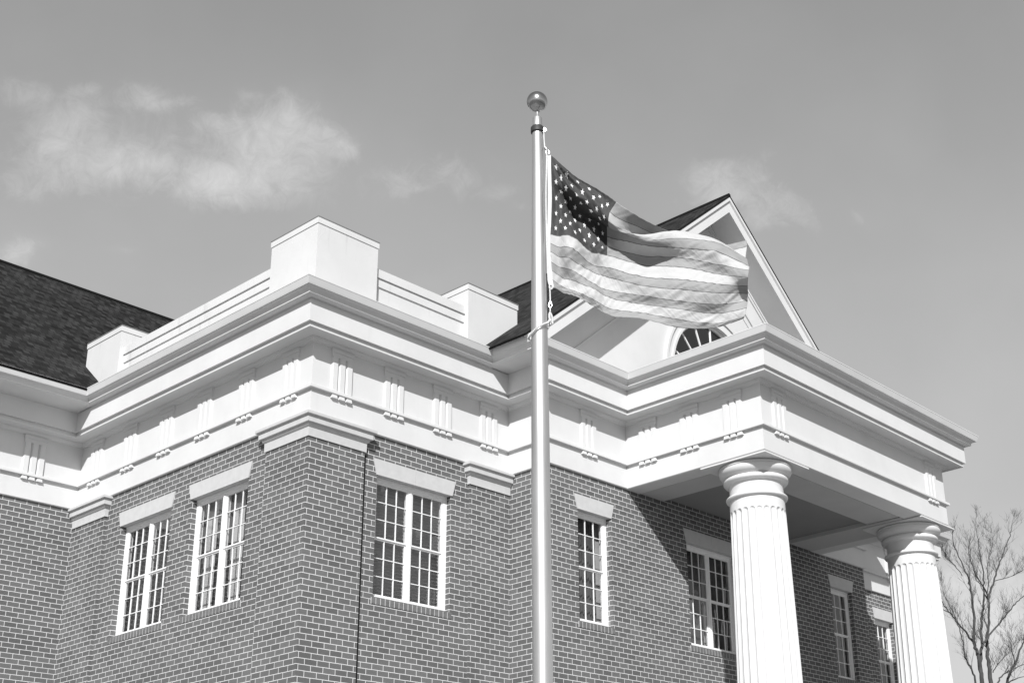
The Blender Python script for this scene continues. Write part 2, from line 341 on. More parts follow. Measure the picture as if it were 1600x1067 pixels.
def window(P, a, b, double, dress):
    """P(u,d,z): wall frame, d = depth inwards from the brick face"""
    w = empty('window', P((a+b)/2, 0, WZ0), bld)
    off = w.location
    def loc(o):
        o.parent = w; o.matrix_parent_inverse = Matrix.Translation(-off); return o
    bx = lambda mb, u0, u1, d0, d1, z0, z1: mb.hexa([P(u0,d0,z0), P(u1,d0,z0), P(u1,d1,z0), P(u0,d1,z0), P(u0,d0,z1), P(u1,d0,z1), P(u1,d1,z1), P(u0,d1,z1)])
    F = .095
    # brick mould frame
    f = MB()
    bx(f, a, a+.075, F, F+.09, WZ0, WZ1); bx(f, b-.075, b, F, F+.09, WZ0, WZ1)
    bx(f, a+.075, b-.075, F, F+.09, WZ1-.065, WZ1-.012); bx(f, a+.075, b-.075, F-.012, F+.09, WZ0, WZ0+.045)
    bx(f, a+.02, b-.02, F-.018, F-.001, WZ1-.030, WZ1-.002)
    c = (a+b)/2
    units = []
    if double:
        bx(f, c-.036, c+.036, F, F+.09, WZ0+.045, WZ1-.065); bx(f, c-.012, c+.012, F-.010, F-.001, WZ0+.046, WZ1-.066)
        units = [(a+.075, c-.036), (c+.036, b-.075)]
    else: units = [(a+.075, b-.075)]
    loc(f.build('frame', SASH))
    s = MB(); mz = (WZ0+WZ1)/2-.005; g = MB()
    for (x0, x1) in units:
        for (z0, z1, dd) in ((WZ0+.045, mz, .030), (mz, WZ1-.065, .012)):
            r = .022
            bx(s, x0, x0+r, F+dd, F+dd+.03, z0, z1); bx(s, x1-r, x1, F+dd, F+dd+.03, z0, z1)
            zb_ = z0 + (.030 if z0 < mz-.1 else .020); zt_ = z1 - (.020 if z0 < mz-.1 else .026)
            bx(s, x0+r, x1-r, F+dd, F+dd+.03, z0, zb_); bx(s, x0+r, x1-r, F+dd, F+dd+.03, zt_, z1)
            W = x1-x0-2*r
            for k in (1, 2):
                xc = x0+r+W*k/3; bx(s, xc-.0057, xc+.0057, F+dd+.003, F+dd+.024, zb_, zt_)
                zc = zb_+(zt_-zb_)*k/3
                for q in range(3):
                    xa = x0+r+W*q/3+(.0057 if q else 0); xb = x0+r+W*(q+1)/3-(.0057 if q < 2 else 0)
                    bx(s, xa, xb, F+dd+.003, F+dd+.024, zc-.0057, zc+.0057)
            for q in range(3):
                for k in range(3):
                    ua_, ub_ = x0+r+W*q/3, x0+r+W*(q+1)/3; za_, zb2_ = zb_+(zt_-zb_)*k/3, zb_+(zt_-zb_)*(k+1)/3
                    t1, t2 = random.uniform(-.004, .004), random.uniform(-.004, .004)
                    g.face([P(ua_,F+dd+.0135-t1-t2,za_), P(ub_,F+dd+.0135+t1-t2,za_), P(ub_,F+dd+.0135+t1+t2,zb2_), P(ua_,F+dd+.0135-t1+t2,zb2_)])
    loc(s.build('sash_bars', SASH)); loc(g.build('pane', GLASS, weld=False))
    # lintel: splayed cast-stone flat arch
    l = MB(); e = .065
    segs = [(-1, 1)] if not double else [(-1, 0), (0, 1)]
    for (q0, q1) in segs:
        def X(q, top):
            hw = (b-a)/2 + (.012 + (e if top else 0)); return c + q*hw
        g0 = .0025 if (double and q0 == 0) else 0; g1 = -.0025 if (double and q1 == 0) else 0
        l.hexa([P(X(q0,0)+g0,-.016,WZ1), P(X(q1,0)+g1,-.016,WZ1), P(X(q1,0)+g1,.10,WZ1), P(X(q0,0)+g0,.10,WZ1),
                P(X(q0,1)+g0,-.016,7.922), P(X(q1,1)+g1,-.016,7.922), P(X(q1,1)+g1,.10,7.922), P(X(q0,1)+g0,.10,7.922)])
    loc(l.build('lintel', STONE))
    bs = brick_sill(P, a, b, None); loc(bs)
    mo = bpy.data.objects[[o.name for o in bpy.data.objects if o.name.startswith('mortar_bed')][-1]]
    for o in bpy.data.objects:
        if o.name.startswith('mortar_bed') and o.parent is None: loc(o)
    # what stands behind the glass
    if dress == 'blinds':
        m = MB()
        for (x0, x1) in units:
            z = WZ1-.10
            while z > WZ0+.06:
                m.hexa([P(x0+.01,F+.100,z), P(x1-.01,F+.100,z), P(x1-.01,F+.142,z+.020), P(x0+.01,F+.142,z+.020), P(x0+.01,F+.100,z+.003), P(x1-.01,F+.100,z+.003), P(x1-.01,F+.142,z+.023), P(x0+.01,F+.142,z+.023)])
                z -= .052
        loc(m.build('blind', BLIND))
    elif dress in ('curtain', 'half'):
        m = MB(); n = 26
        spans = []
        for (x0, x1) in units:
            if dress == 'curtain': spans.append((x0+.0, x0+(x1-x0)*.92))
            else: spans.append((x0+(x1-x0)*.42, x1))
        for (x0, x1) in spans:
            ps = []
            for k in range(n+1):
                u = x0+(x1-x0)*k/n; ps.append((u, F+.17+.022*math.sin(k*1.9)+.012*math.sin(k*.83+2)))
            for (ua, da), (ub, db) in zip(ps, ps[1:]):
                m.face([P(ua,da,WZ0+.02), P(ub,db,WZ0+.02), P(ub,db,WZ1-.02), P(ua,da,WZ1-.02)])
                m.face([P(ua,da+.004,WZ0+.02), P(ub,db+.004,WZ0+.02), P(ub,db+.004,WZ1-.02), P(ua,da+.004,WZ1-.02)])
        loc(m.build('curtain', CURTAIN, smooth=60))
    # dark room behind
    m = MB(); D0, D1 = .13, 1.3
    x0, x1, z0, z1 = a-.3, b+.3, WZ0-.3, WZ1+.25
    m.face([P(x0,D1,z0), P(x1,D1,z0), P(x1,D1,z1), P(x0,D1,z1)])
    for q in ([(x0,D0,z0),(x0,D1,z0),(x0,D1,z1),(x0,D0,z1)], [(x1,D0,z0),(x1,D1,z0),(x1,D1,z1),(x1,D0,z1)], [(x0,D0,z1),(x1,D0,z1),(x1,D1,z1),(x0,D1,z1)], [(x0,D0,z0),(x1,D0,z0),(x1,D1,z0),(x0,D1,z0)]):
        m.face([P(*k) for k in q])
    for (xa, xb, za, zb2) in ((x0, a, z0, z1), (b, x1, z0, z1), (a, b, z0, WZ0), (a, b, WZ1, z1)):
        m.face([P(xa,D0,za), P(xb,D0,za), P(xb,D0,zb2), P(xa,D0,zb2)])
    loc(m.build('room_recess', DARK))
    return w

# openings given as (centre along wall, width)
def op(c, w): return (c-w/2, c+w/2, WZ0, WZ1)
# left wing front (PATH0->1), no window in view
w0, PW0 = wall(0, 1, 0, .03, [])
# left face PATH1->2 : u = L_-y
W1, W2 = op(L_-4.075, 1.43), op(L_-2.115, 1.43)
w1, PW1 = wall(1, 2, 0, .075-L_+.062, [W1, W2])
window(PW1, W1[0], W1[1], True, 'blinds'); window(PW1, W2[0], W2[1], True, 'half')
# right face PATH2->3 : u = x
W3 = op(1.950, 1.43)
w2, PW2 = wall(2, 3, 0, -.08, [W3]); window(PW2, W3[0], W3[1], True, 'blinds')
w3, PW3 = wall(3, 4, 0, .05, [])
# porch wall PATH4->9
W4, W5, W6 = op(4.885-R1, .78), op(7.965-R1, 1.43), op(12.21-R1, .78)
PATH_FULL = PATH
PATH = [PATH_FULL[0], PATH_FULL[1], PATH_FULL[2], PATH_FULL[3], PATH_FULL[4], PATH_FULL[9], PATH_FULL[10], PATH_FULL[11], PATH_FULL[12]]
w4, PW4 = wall(4, 5, 0, .11, [W4, W5, W6], zt=zAB+.09)
window(PW4, W4[0], W4[1], False, 'curtain'); window(PW4, W5[0], W5[1], True, 'half'); window(PW4, W6[0], W6[1], False, 'curtain')
w5, PW5 = wall(5, 6, 0, .02, [])
W7 = op(15.42-RF, .78)
w6, PW6 = wall(6, 7, 0, .07, [W7]); window(PW6, W7[0], W7[1], False, 'curtain')
wall(7, 8, 0, .04, [])
wall(0, 1, 0, .03, []) if False else None

# ------------------------------------------------------------------ pilasters with capitals
def pil_mesh(path, phase, zt, o=0.0, ob=-.045, name='pilaster'):
    mb = MB(); ins = offpts(path, ob, [0]*(len(path)-1)); out = offpts(path, o, [0]*(len(path)-1))
    s = phase
    pts = [ins[0]] + out + [ins[-1]]
    for a, b in zip(pts, pts[1:]):
        l = (b-a).length
        mb.face([(a.x,a.y,0), (b.x,b.y,0), (b.x,b.y,zt), (a.x,a.y,zt)], [(s,-VPH), (s+l,-VPH), (s+l,zt-VPH), (s,zt-VPH)]); s += l
    return mb.build(name, BRICK, bld, weld=False)
CAPP = [(-.06, 7.948), (.018, 7.948), (.020, 8.074), (.024, 8.080), (.034, 8.086), (.044, 8.096), (.048, 8.108), (.050, 8.126), (.080, 8.129), (.083, 8.134), (.083, 8.220), (.086, 8.222), (.114, 8.224), (.120, 8.230), (.121, zAB-.002), (-.06, zAB-.002)]
def capital(path, par, e0, e1):
    # ends step back with the profile so the moulding returns into the wall
    p = [Vector(q) for q in path]
    t0 = (p[1]-p[0]).normalized(); t1 = (p[-1]-p[-2]).normalized(); n0 = Vector((t0.y,-t0.x)); n1 = Vector((t1.y,-t1.x))
    full = []
    if e0: full.append(tuple(p[0]-n0*.05))
    full += [tuple(q) for q in p]
    if e1: full.append(tuple(p[-1]-n1*.05))
    return sweep(full, CAPP).build('capital', STONE, par)
pc = [(0, .97), (0, 0), (.97, 0)]
pil = pil_mesh(pc, .075-.97+.045, 7.95); capital(pc, pil, 1, 1)
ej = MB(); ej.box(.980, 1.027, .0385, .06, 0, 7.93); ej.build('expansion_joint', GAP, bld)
pr = [(3.01, 0), (R1+.04, 0)]
pil = pil_mesh(pr, 3.01-.08-.045, 7.95); capital([(3.01, 0), (R1+.03, 0)], pil, 1, 0)
pl_ = [(0, L_+.04), (0, 5.255)]
pil = pil_mesh(pl_, .075-L_+.062-.09, 7.95); capital([(0, L_+.03), (0, 5.255)], pil, 0, 1)

# ------------------------------------------------------------------ parapet blocks and walls
def block(x0, x1, y0, y1):
    b = MB(); b.box(x0, x1, y0, y1, 9.93, 11.105)
    o = b.build('parapet_block', PAINT_WORN, bld)
    c = MB(); e = .012; c.box(x0-e, x1+e, y0-e, y1+e, 11.112, 11.205); c.box(x0-.001, x1+.001, y0-.001, y1+.001, 11.103, 11.114)
    c.build('coping', PAINT, o)
    d = MB(); e = .018; d.box(x0-e, x1+e, y0-e, y1+e, 11.203, 11.218); d.build('metal_flashing', simple('grey_flashing', .30, .5, .5), o)
    return o
block(-.15, .95, -.15, .95); block(2.79, 3.89, -.15, .95); block(-.15, .95, 5.11, 6.20)
def parapet(x0, x1, y0, y1, axis):
    b = MB()
    def lay(e, z0, z1):
        if axis == 'y': b.box(x0-e, x1+e, y0, y1, z0, z1)
        else: b.box(x0, x1, y0-e, y1+e, z0, z1)
    lay(0, 9.93, 10.555); lay(.022, 10.557, 10.685); lay(.010, 10.683, 10.697); lay(.045, 10.695, 10.830)
    return b.build('parapet', PAINT_WORN, bld)
parapet(-.04, .28, .90, 5.15, 'y'); parapet(.90, 2.83, -.04, .28, 'x')

# ------------------------------------------------------------------ roofs
def slope(fn, a0, a1, b0, b1, thick=.035, name='roof'):
    """fn(a,b)->xyz; a runs up the slope (metres), b along the eave"""
    mb = MB(); 
    c = [(a0,b0),(a0,b1),(a1,b1),(a1,b0)]
    top = [Vector(fn(*q)) for q in c]; nr = (top[1]-top[0]).cross(top[3]-top[0]).normalized()
    if nr.z < 0: nr = -nr
    bot = [p-nr*thick for p in top]
    mb.face(top, [(b, a) for a, b in c]); mb.face(list(reversed(bot)))
    for i in range(4):
        j = (i+1) % 4; mb.face([top[j], top[i], bot[i], bot[j]])
    return mb.build(name, SHING, bld, weld=False)
ang = math.atan(KR); ca, sa = math.cos(ang), math.sin(ang)
GL = (GZ-9.985)/sa
slope(lambda a, b: (GX-(GL-a)*ca, b, GZ-(GL-a)*sa), 0, GL, GY-.035, 17.0)
slope(lambda a, b: (GX+(GL-a)*ca, b, GZ-(GL-a)*sa), 0, GL, GY-.035, 17.0)
RY0 = 5.25; RZ = 14.40; ML = (RZ-9.99)/sa
slope(lambda a, b: (b, RY0+a*ca, 9.99+a*sa), 0, ML, -9, 8.0)
slope(lambda a, b: (b, RY0+2*ML*ca-a*ca, 9.99+a*sa), 0, ML, -9, 8.0)
rc = MB(); rc.tube([(-9, RY0+ML*ca, RZ+.0), (3.9, RY0+ML*ca, RZ+.0)], .05, 6); rc.build('ridge_cap', SHING, bld)
rc = MB(); rc.tube([(GX, GY-.03, GZ-.005), (GX, 17, GZ-.005)], .045, 6); rc.build('ridge_cap', SHING, bld)
# boxed rakes with fascia
def rake(sgn, name):
    mb = MB(); V = lambda x, z, y: (GX+sgn*x, y, z)
    def band(o0, o1, y0, y1, xe0=0.0):
        # vertical offsets o0..o1 below the roof top, from the ridge to the eave
        xe = 5.69
        zc = zCT-.030
        poly = [(xe0, GZ-o0-KR*xe0), ((GZ-o0-zc)/KR, zc), ((GZ-o1-zc)/KR, zc), (xe0, GZ-o1-KR*xe0)]
        mb.prism(poly, V, y0, y1)
    band(.042, .366, GY, GY+.04); band(.044, .125, GY-.030, GY-.001); band(.125, .140, GY-.012, GY-.001)
    band(.30, .364, GY+.04, -.70)
    return mb.build(name, PAINT, bld)
rake(-1, 'rake_fascia'); rake(1, 'rake_fascia')
# tympanum wall with a half-round window opening
LR, LZ, TY = 1.30, 10.90, -.72
tm = MB(); nn = 32
def roofz(x): return GZ-.32-KR*abs(x-GX)
def tq(xa, za0, za1, xb, zb0, zb1): tm.face([(xa,TY,za0), (xb,TY,zb0), (xb,TY,zb1), (xa,TY,za1)])
xe = 5.0
xs = [GX-LR*math.cos(math.pi*k/nn) for k in range(nn+1)]; zs = [LZ+LR*math.sin(math.pi*k/nn) for k in range(nn+1)]
for k in range(nn):
    tq(xs[k], zs[k], roofz(xs[k]), xs[k+1], zs[k+1], roofz(xs[k+1]))
    tm.face([(xs[k],TY,zs[k]), (xs[k+1],TY,zs[k+1]), (xs[k+1],TY+.12,zs[k+1]), (xs[k],TY+.12,zs[k])])
tq(GX-LR, 9.9, LZ, GX+LR, 9.9, LZ)
tm.face([(GX-LR,TY,LZ), (GX+LR,TY,LZ), (GX+LR,TY+.12,LZ), (GX-LR,TY+.12,LZ)])
tq(GX-xe, 9.9, roofz(GX-xe), GX-LR, 9.9, roofz(GX-LR)); tq(GX+LR, 9.9, roofz(GX+LR), GX+xe, 9.9, roofz(GX+xe))
tq(GX-5.6, 9.9, 9.92, GX-xe, 9.9, roofz(GX-xe)); tq(GX+xe, 9.9, roofz(GX+xe), GX+5.6, 9.9, 9.92)
tm.build('tympanum', PAINT, bld, weld=False)
tr = MB()
for sgn in (-1, 1):
    V = lambda x, z, y: (GX+sgn*x, y, z)
    for (o0, o1, pj) in ((.366, .43, .075), (.43, .50, .055), (.50, .99, .028), (.99, 1.05, .048), (1.05, 1.19, .016)):
        xe2 = (GZ-o1-9.97)/KR
        tr.prism([(0, GZ-o0), (xe2, GZ-o0-KR*xe2), (xe2, GZ-o1-KR*xe2), (0, GZ-o1)], V, TY-pj, TY+.02)
tr.build('raking_trim', PAINT, bld)
# lunette
lw = empty('window', (GX, TY, LZ), bld)
def lloc(o): o.parent = lw; o.matrix_parent_inverse = Matrix.Translation((-GX, -TY, -LZ)); return o
def arcband(mb, r0, r1, y0, y1, n=40):
    for k in range(n):
        a, b = math.pi*k/n, math.pi*(k+1)/n
        p = lambda r, t, y: (GX-r*math.cos(t), y, LZ+r*math.sin(t))
        mb.hexa([p(r0,a,y0), p(r0,b,y0), p(r0,b,y1), p(r0,a,y1), p(r1,a,y0), p(r1,b,y0), p(r1,b,y1), p(r1,a,y1)])
cs = MB(); arcband(cs, LR-.002, LR+.05, TY-.050, TY+.01); arcband(cs, LR+.052, LR+.17, TY-.030, TY+.01); arcband(cs, LR+.172, LR+.23, TY-.060, TY+.01)
cs.box(GX-LR-.26, GX+LR+.26, TY-.08, TY+.02, LZ-.09, LZ-.002)
lloc(cs.build('casing', PAINT))
sp = MB(); arcband(sp, LR-.05, LR-.004, TY+.03, TY+.075)
arcband(sp, .30, .325, TY+.038, TY+.062, 16)
for k in range(1, 8):
    a = math.pi*k/8; d = Vector((-math.cos(a), 0, math.sin(a))); n_ = Vector((d.z, 0, -d.x))
    c0 = Vector((GX, TY+.038, LZ)); w_ = .014
    q = [c0+d*.32-n_*w_, c0+d*.32+n_*w_, c0+d*.32+n_*w_+Vector((0,.026,0)), c0+d*.32-n_*w_+Vector((0,.026,0))]
    e_ = [p+d*(LR-.36) for p in q]
    sp.hexa([tuple(p) for p in q]+[tuple(p) for p in e_])
sp.box(GX-LR, GX+LR, TY+.03, TY+.075, LZ+.002, LZ+.045)
lloc(sp.build('sash_bars', SASH))
gp = MB(); gp.face([(GX-(LR-.02)*math.cos(math.pi*k/24), TY+.055, LZ+(LR-.02)*math.sin(math.pi*k/24)) for k in range(25)])
lloc(gp.build('pane', GLASS))
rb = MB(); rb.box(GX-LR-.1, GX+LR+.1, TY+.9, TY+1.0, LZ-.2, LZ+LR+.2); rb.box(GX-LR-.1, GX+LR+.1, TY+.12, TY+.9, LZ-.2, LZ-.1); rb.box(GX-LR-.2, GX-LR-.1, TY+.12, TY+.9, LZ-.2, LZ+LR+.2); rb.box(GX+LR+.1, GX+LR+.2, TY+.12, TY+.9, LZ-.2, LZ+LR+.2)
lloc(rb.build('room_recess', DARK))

# ------------------------------------------------------------------ portico soffit and columns
sf = MB()
XL, XR_, YF = R2+.95, 10.415, -P_+1.0
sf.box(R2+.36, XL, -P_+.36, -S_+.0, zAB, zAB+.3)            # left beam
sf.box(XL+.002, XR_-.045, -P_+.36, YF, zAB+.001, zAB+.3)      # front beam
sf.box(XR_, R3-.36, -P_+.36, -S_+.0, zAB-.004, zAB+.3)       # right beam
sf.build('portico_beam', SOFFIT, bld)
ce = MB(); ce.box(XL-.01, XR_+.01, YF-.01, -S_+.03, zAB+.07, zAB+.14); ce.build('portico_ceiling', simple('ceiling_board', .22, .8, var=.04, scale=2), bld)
gpm = MB(); gpm.box(XR_-.044, XR_-.001, -P_+.05, YF, zAB+.012, zAB+.2); gpm.build('open_joint', GAP, bld)
def column(cx, cy, base_z=.9):
    col = empty('column', (cx, cy, base_z), bld)
    def cl(o): o.parent = col; o.matrix_parent_inverse = Matrix.Translation((-cx, -cy, -base_z)); return o
    nf = 24; per = 10; n = nf*per
    ztop, zneck = 7.70, 7.525
    zz = [ztop, ztop-.05, zneck+.03] + [zneck-.055*(1-math.cos(t)) for t in [math.pi/2*k/6 for k in range(7)]] + [zneck-.06-.0-k*(zneck-.06-base_z-.35)/30 for k in range(1, 31)] + [base_z+.3]
    mb = MB(); rings = []
    for z in zz:
        r0 = .428 + .0200*(7.6-z); base = len(mb.v)
        t = (zneck - z)/.055
        hw = 0 if t <= 0 else (1 if t >= 1 else math.sqrt(max(0, 1-(1-t)**2)))
        for k in range(n):
            ph = (k % per)/per*2-1; ph = (ph + .0)
            x = abs(ph)/.84
            d = 0
            if hw > 0 and x < hw: d = .030*math.sqrt(max(0, 1-(x/hw)**2))*hw
            a = 2*math.pi*k/n; mb.v.append((cx+(r0-d)*math.cos(a), cy+(r0-d)*math.sin(a), z))
        rings.append(base)
    for a, b in zip(rings, rings[1:]):
        for k in range(n):
            k2 = (k+1) % n; mb.f.append((a+k, b+k, b+k2, a+k2)); mb.uv.append([(0,0)]*4); mb.mi.append(0)
    cl(mb.build('shaft', COLM, smooth=38))
    cp = MB()
    cp.lathe([(0, 8.241), (.520, 8.241), (.548, 8.236), (.566, 8.222), (.573, 8.204), (.571, 8.194), (.560, 8.191), (.560, 8.186), (.566, 8.178), (.568, 8.158), (.560, 8.128), (.538, 8.096), (.505, 8.072), (.470, 8.058), (.462, 8.052), (.490, 8.045), (.502, 8.030), (.506, 8.012), (.502, 7.992), (.488, 7.974), (.462, 7.962), (.436, 7.957), (.425, 7.952), (.420, 7.940), (.418, 7.800), (.420, 7.775), (.440, 7.768), (.462, 7.760), (.476, 7.746), (.480, 7.732), (.474, 7.716), (.458, 7.706), (.440, 7.702), (.432, 7.698), (0, 7.690)], cx, cy, 96)
    cl(cp.build('capital', COLM, smooth=30))
    ab = MB(); h = .608; ab.box(cx-h, cx+h, cy-h, cy+h, 8.238, 8.260); ab.box(cx-h+.012, cx+h-.012, cy-h+.012, cy+h-.012, 8.259, zAB-.0045)
    cl(ab.build('abacus', COLM))
    bs = MB(); rb_ = .428+.02*(7.6-base_z)
    bs.lathe([(0, base_z+.32), (rb_+.01, base_z+.32), (rb_+.04, base_z+.30), (rb_+.05, base_z+.27), (rb_+.03, base_z+.24), (rb_+.04, base_z+.20), (rb_+.11, base_z+.17), (rb_+.13, base_z+.12), (rb_+.10, base_z+.08), (0, base_z+.08)], cx, cy, 64)
    bs.box(cx-rb_-.16, cx+rb_+.16, cy-rb_-.16, cy+rb_+.16, base_z-.02, base_z+.08)
    cl(bs.build('base', COLM, smooth=30))
    return col
column(6.29, -2.985); column(11.15, -2.985)
pf = MB(); pf.box(4.6, 12.7, -4.6, -S_+.02, -.1, .88); pf.build('porch_floor', simple('dark_porch_pavers', .06, .85), bld)
stp = MB()
for k in range(5): stp.box(6.4, 11.0, -4.6-.32*(k+1), -4.6-.32*k-.001, -.1, .88-.16*(k+1))
stp.build('porch_steps', CONC, bld)
cc = MB(); cc.tube([(13.3, -.05, 8.15), (13.5, -.05, 8.15)], .01, 6)

# ------------------------------------------------------------------ flagpole, flag, ropes
PX, PY = -3.7132, -7.8423
uu = Vector((.7263, .6874)).normalized(); HV = Vector((uu.y, -uu.x, 0)); FV = Vector((uu.x, uu.y, 0))
def fp(a, z, d=0.): return Vector((PX, PY, 0)) + HV*a + FV*d + Vector((0, 0, z))
fpole = empty('flagpole', (PX, PY, 0)); tag(fpole, 'satin aluminium flagpole topped by a metal ball, standing before the courthouse', 'flagpole')
def fl(o): o.parent = fpole; o.matrix_parent_inverse = Matrix.Translation((-PX, -PY, 0)); return o
pm = MB(); pm.lathe([(0, 0), (.072, 0), (.070, 2.5), (.0685, 4.0), (.0655, 5.0), (.0608, 5.84), (.0525, 6.5), (.0425, 7.34), (.0412, 7.465), (0, 7.466)], PX, PY, 48); fl(pm.build('pole', ALU, smooth=30))
pm = MB(); pm.lathe([(0, 7.462), (.045, 7.464), (.053, 7.472), (.053, 7.512), (.046, 7.522), (0, 7.523)], PX, PY, 32); fl(pm.build('collar', BLACKM, smooth=40))
pm = MB(); pm.lathe([(0, 7.520), (.038, 7.521), (.038, 7.600), (.033, 7.608), (.012, 7.612), (.007, 7.620), (.007, 7.70), (0, 7.70)], PX, PY, 32); fl(pm.build('truck', ALU, smooth=40))
pm = MB(); pm.lathe([(.083*math.sin(math.pi*k/24)+1e-4, 7.757-.083*math.cos(math.pi*k/24)) for k in range(25)], PX, PY, 40); fl(pm.build('finial_ball', BALLM, smooth=60))
pm = MB(); pm.box(PX+.0, PX+.0001, PY, PY+.0001, 0, .0001)
pm = MB(); pm.lathe([(0, 0.01), (.22, .01), (.22, .03), (.12, .08), (.08, .12), (0, .12)], PX, PY, 40); fl(pm.build('base_flange', ALU, smooth=40))
# pulley bracket
pm = MB(); pm.tube([fp(.030, 7.49, -.01), fp(.052, 7.485, -.012)], .008, 8); pm.tube([fp(.050, 7.485, -.022), fp(.050, 7.485, -.002)], .020, 14); fl(pm.build('pulley', STEEL, smooth=40))

def crspline(pts, n):
    out = []
    for i in range(len(pts)-1):
        p0, p1, p2, p3 = pts[max(i-1,0)], pts[i], pts[i+1], pts[min(i+2,len(pts)-1)]
        for k in range(n):
            t = k/n; out.append(.5*((2*p1)+(p2-p0)*t+(2*p0-5*p1+4*p2-p3)*t*t+(3*p1-p0-3*p2+p3)*t**3))
    out.append(pts[-1]); return out
G = [[[0.1049,7.2647,0],[0.1036,7.1546,0],[0.1048,7.051,0],[0.1061,6.9482,0],[0.1048,6.8461,0],[0.1012,6.7503,0],[0.0975,6.6552,0],[0.0916,6.5663,0],[0.0906,6.4889,0],[0.0898,6.4175,0],[0.0936,6.33,0],[0.0976,6.2593,0],[0.1014,6.1782,0],[0.115,6.1082,0]],[[0.281,7.0662,-0.05],[0.2747,6.992,-0.05],[0.2686,6.9184,-0.04],[0.2634,6.8627,0.0],[0.2584,6.8068,0.05],[0.2567,6.7221,0.04],[0.2541,6.6157,0.0],[0.2521,6.527,-0.02],[0.2497,6.4117,-0.04],[0.2484,6.3271,-0.03],[0.2477,6.2558,0],[0.247,6.1872,0.03],[0.2453,6.1013,0.02],[0.2537,6.0484,0]],[[0.4697,6.9055,-0.08],[0.4522,6.8262,-0.1],[0.4346,6.7363,-0.12],[0.4282,6.7323,-0.02],[0.4216,6.7329,0.08],[0.4132,6.6262,0.05],[0.4087,6.5042,0],[0.4077,6.4323,0.02],[0.4071,6.3512,0.06],[0.4056,6.2833,0.06],[0.4015,6.165,0.02],[0.3982,6.0915,-0.03],[0.3956,5.9959,-0.04],[0.3999,5.9472,-0.02]],[[0.6358,6.7701,-0.08],[0.5765,6.6408,-0.16],[0.556,6.5301,-0.22],[0.5684,6.5645,-0.08],[0.5643,6.6313,0.0],[0.5653,6.5669,0.06],[0.562,6.4698,0.05],[0.5594,6.3955,0.04],[0.5559,6.2888,0.03],[0.5544,6.2177,0.04],[0.5518,6.1112,0.05],[0.5488,6.04,0.03],[0.5433,5.9303,-0.02],[0.5457,5.8621,-0.03]],[[0.852,6.6695,0.0],[0.8273,6.6526,0.08],[0.808,6.5743,0.06],[0.7839,6.4423,-0.22],[0.7839,6.4045,-0.2],[0.7913,6.4208,-0.1],[0.7994,6.3973,0.03],[0.7982,6.3281,0.05],[0.7901,6.2014,0.0],[0.7855,6.1157,-0.02],[0.7843,6.0452,0],[0.7843,5.9903,0.03],[0.7815,5.9129,0.03],[0.777,5.8483,0]],[[1.1085,6.6672,0.2],[1.0971,6.5986,0.22],[1.0891,6.589,0.14],[1.0836,6.5793,-0.02],[1.0735,6.4854,-0.08],[1.072,6.4139,-0.06],[1.0753,6.3636,0],[1.0715,6.2815,0.0],[1.0617,6.1552,-0.04],[1.0569,6.0722,-0.05],[1.0559,5.9909,-0.02],[1.055,5.9313,0.0],[1.0532,5.8532,0.02],[1.0513,5.7918,0.03]],[[1.4191,6.6242,0.28],[1.4055,6.5398,0.25],[1.3911,6.5249,0.18],[1.3764,6.5415,0.05],[1.3613,6.4675,-0.04],[1.3508,6.369,-0.08],[1.3494,6.2813,-0.05],[1.3493,6.2153,-0.02],[1.3383,6.1085,-0.06],[1.3342,6.0362,-0.06],[1.336,5.9619,-0.01],[1.3378,5.9092,0.03],[1.3346,5.8315,0.04],[1.3354,5.8036,0.06]],[[1.6338,6.6139,0.2],[1.6259,6.5413,0.16],[1.6019,6.4136,0.12],[1.6055,6.3913,0.12],[1.6063,6.3818,0.06],[1.5991,6.2662,-0.04],[1.5803,6.1922,-0.12],[1.5654,6.1202,-0.14],[1.576,6.1011,-0.04],[1.59,6.0812,0.05],[1.5837,6.0218,0.05],[1.5584,5.921,-0.03],[1.5413,5.86,-0.02],[1.5337,5.8483,0]]]
def setd(q, d):      # move a control point in depth along its own sight distance from the lens
    f = (9.0+d)/(9.0+q[2]); q[0] *= f; q[1] = 1.6+(q[1]-1.6)*f; q[2] = d
for _c, _ds in ((1, [-.07, -.08, -.11, .02, .06, .04, 0, -.02]), (2, [-.13, -.12, -.14, -.10, .08, .06, .02, .02]),
                (3, [-.20, -.17, -.15, -.09, -.03]), (4, [-.12, -.04, .01, -.15, -.14])):
    for _k, _v in enumerate(_ds): setd(G[_c][_k], _v)
def cr(p0, p1, p2, p3, t): return tuple(.5*((2*b)+(c-a)*t+(2*a-5*b+4*c-d)*t*t+(3*b-a-3*c+d)*t**3) for a, b, c, d in zip(p0, p1, p2, p3))
def gval(i, j):
    # clamped with linear extrapolation
    I = min(max(i, 0), 7); J = min(max(j, 0), 13)
    v = G[I][J]
    if i < 0: v = tuple(2*a-b for a, b in zip(G[0][J], G[1][J]))
    if i > 7: v = tuple(2*a-b for a, b in zip(G[7][J], G[6][J]))
    if j < 0: v = tuple(2*a-b for a, b in zip(G[I][0], G[I][1]))
    if j > 13: v = tuple(2*a-b for a, b in zip(G[I][13], G[I][12]))
    return tuple(v)
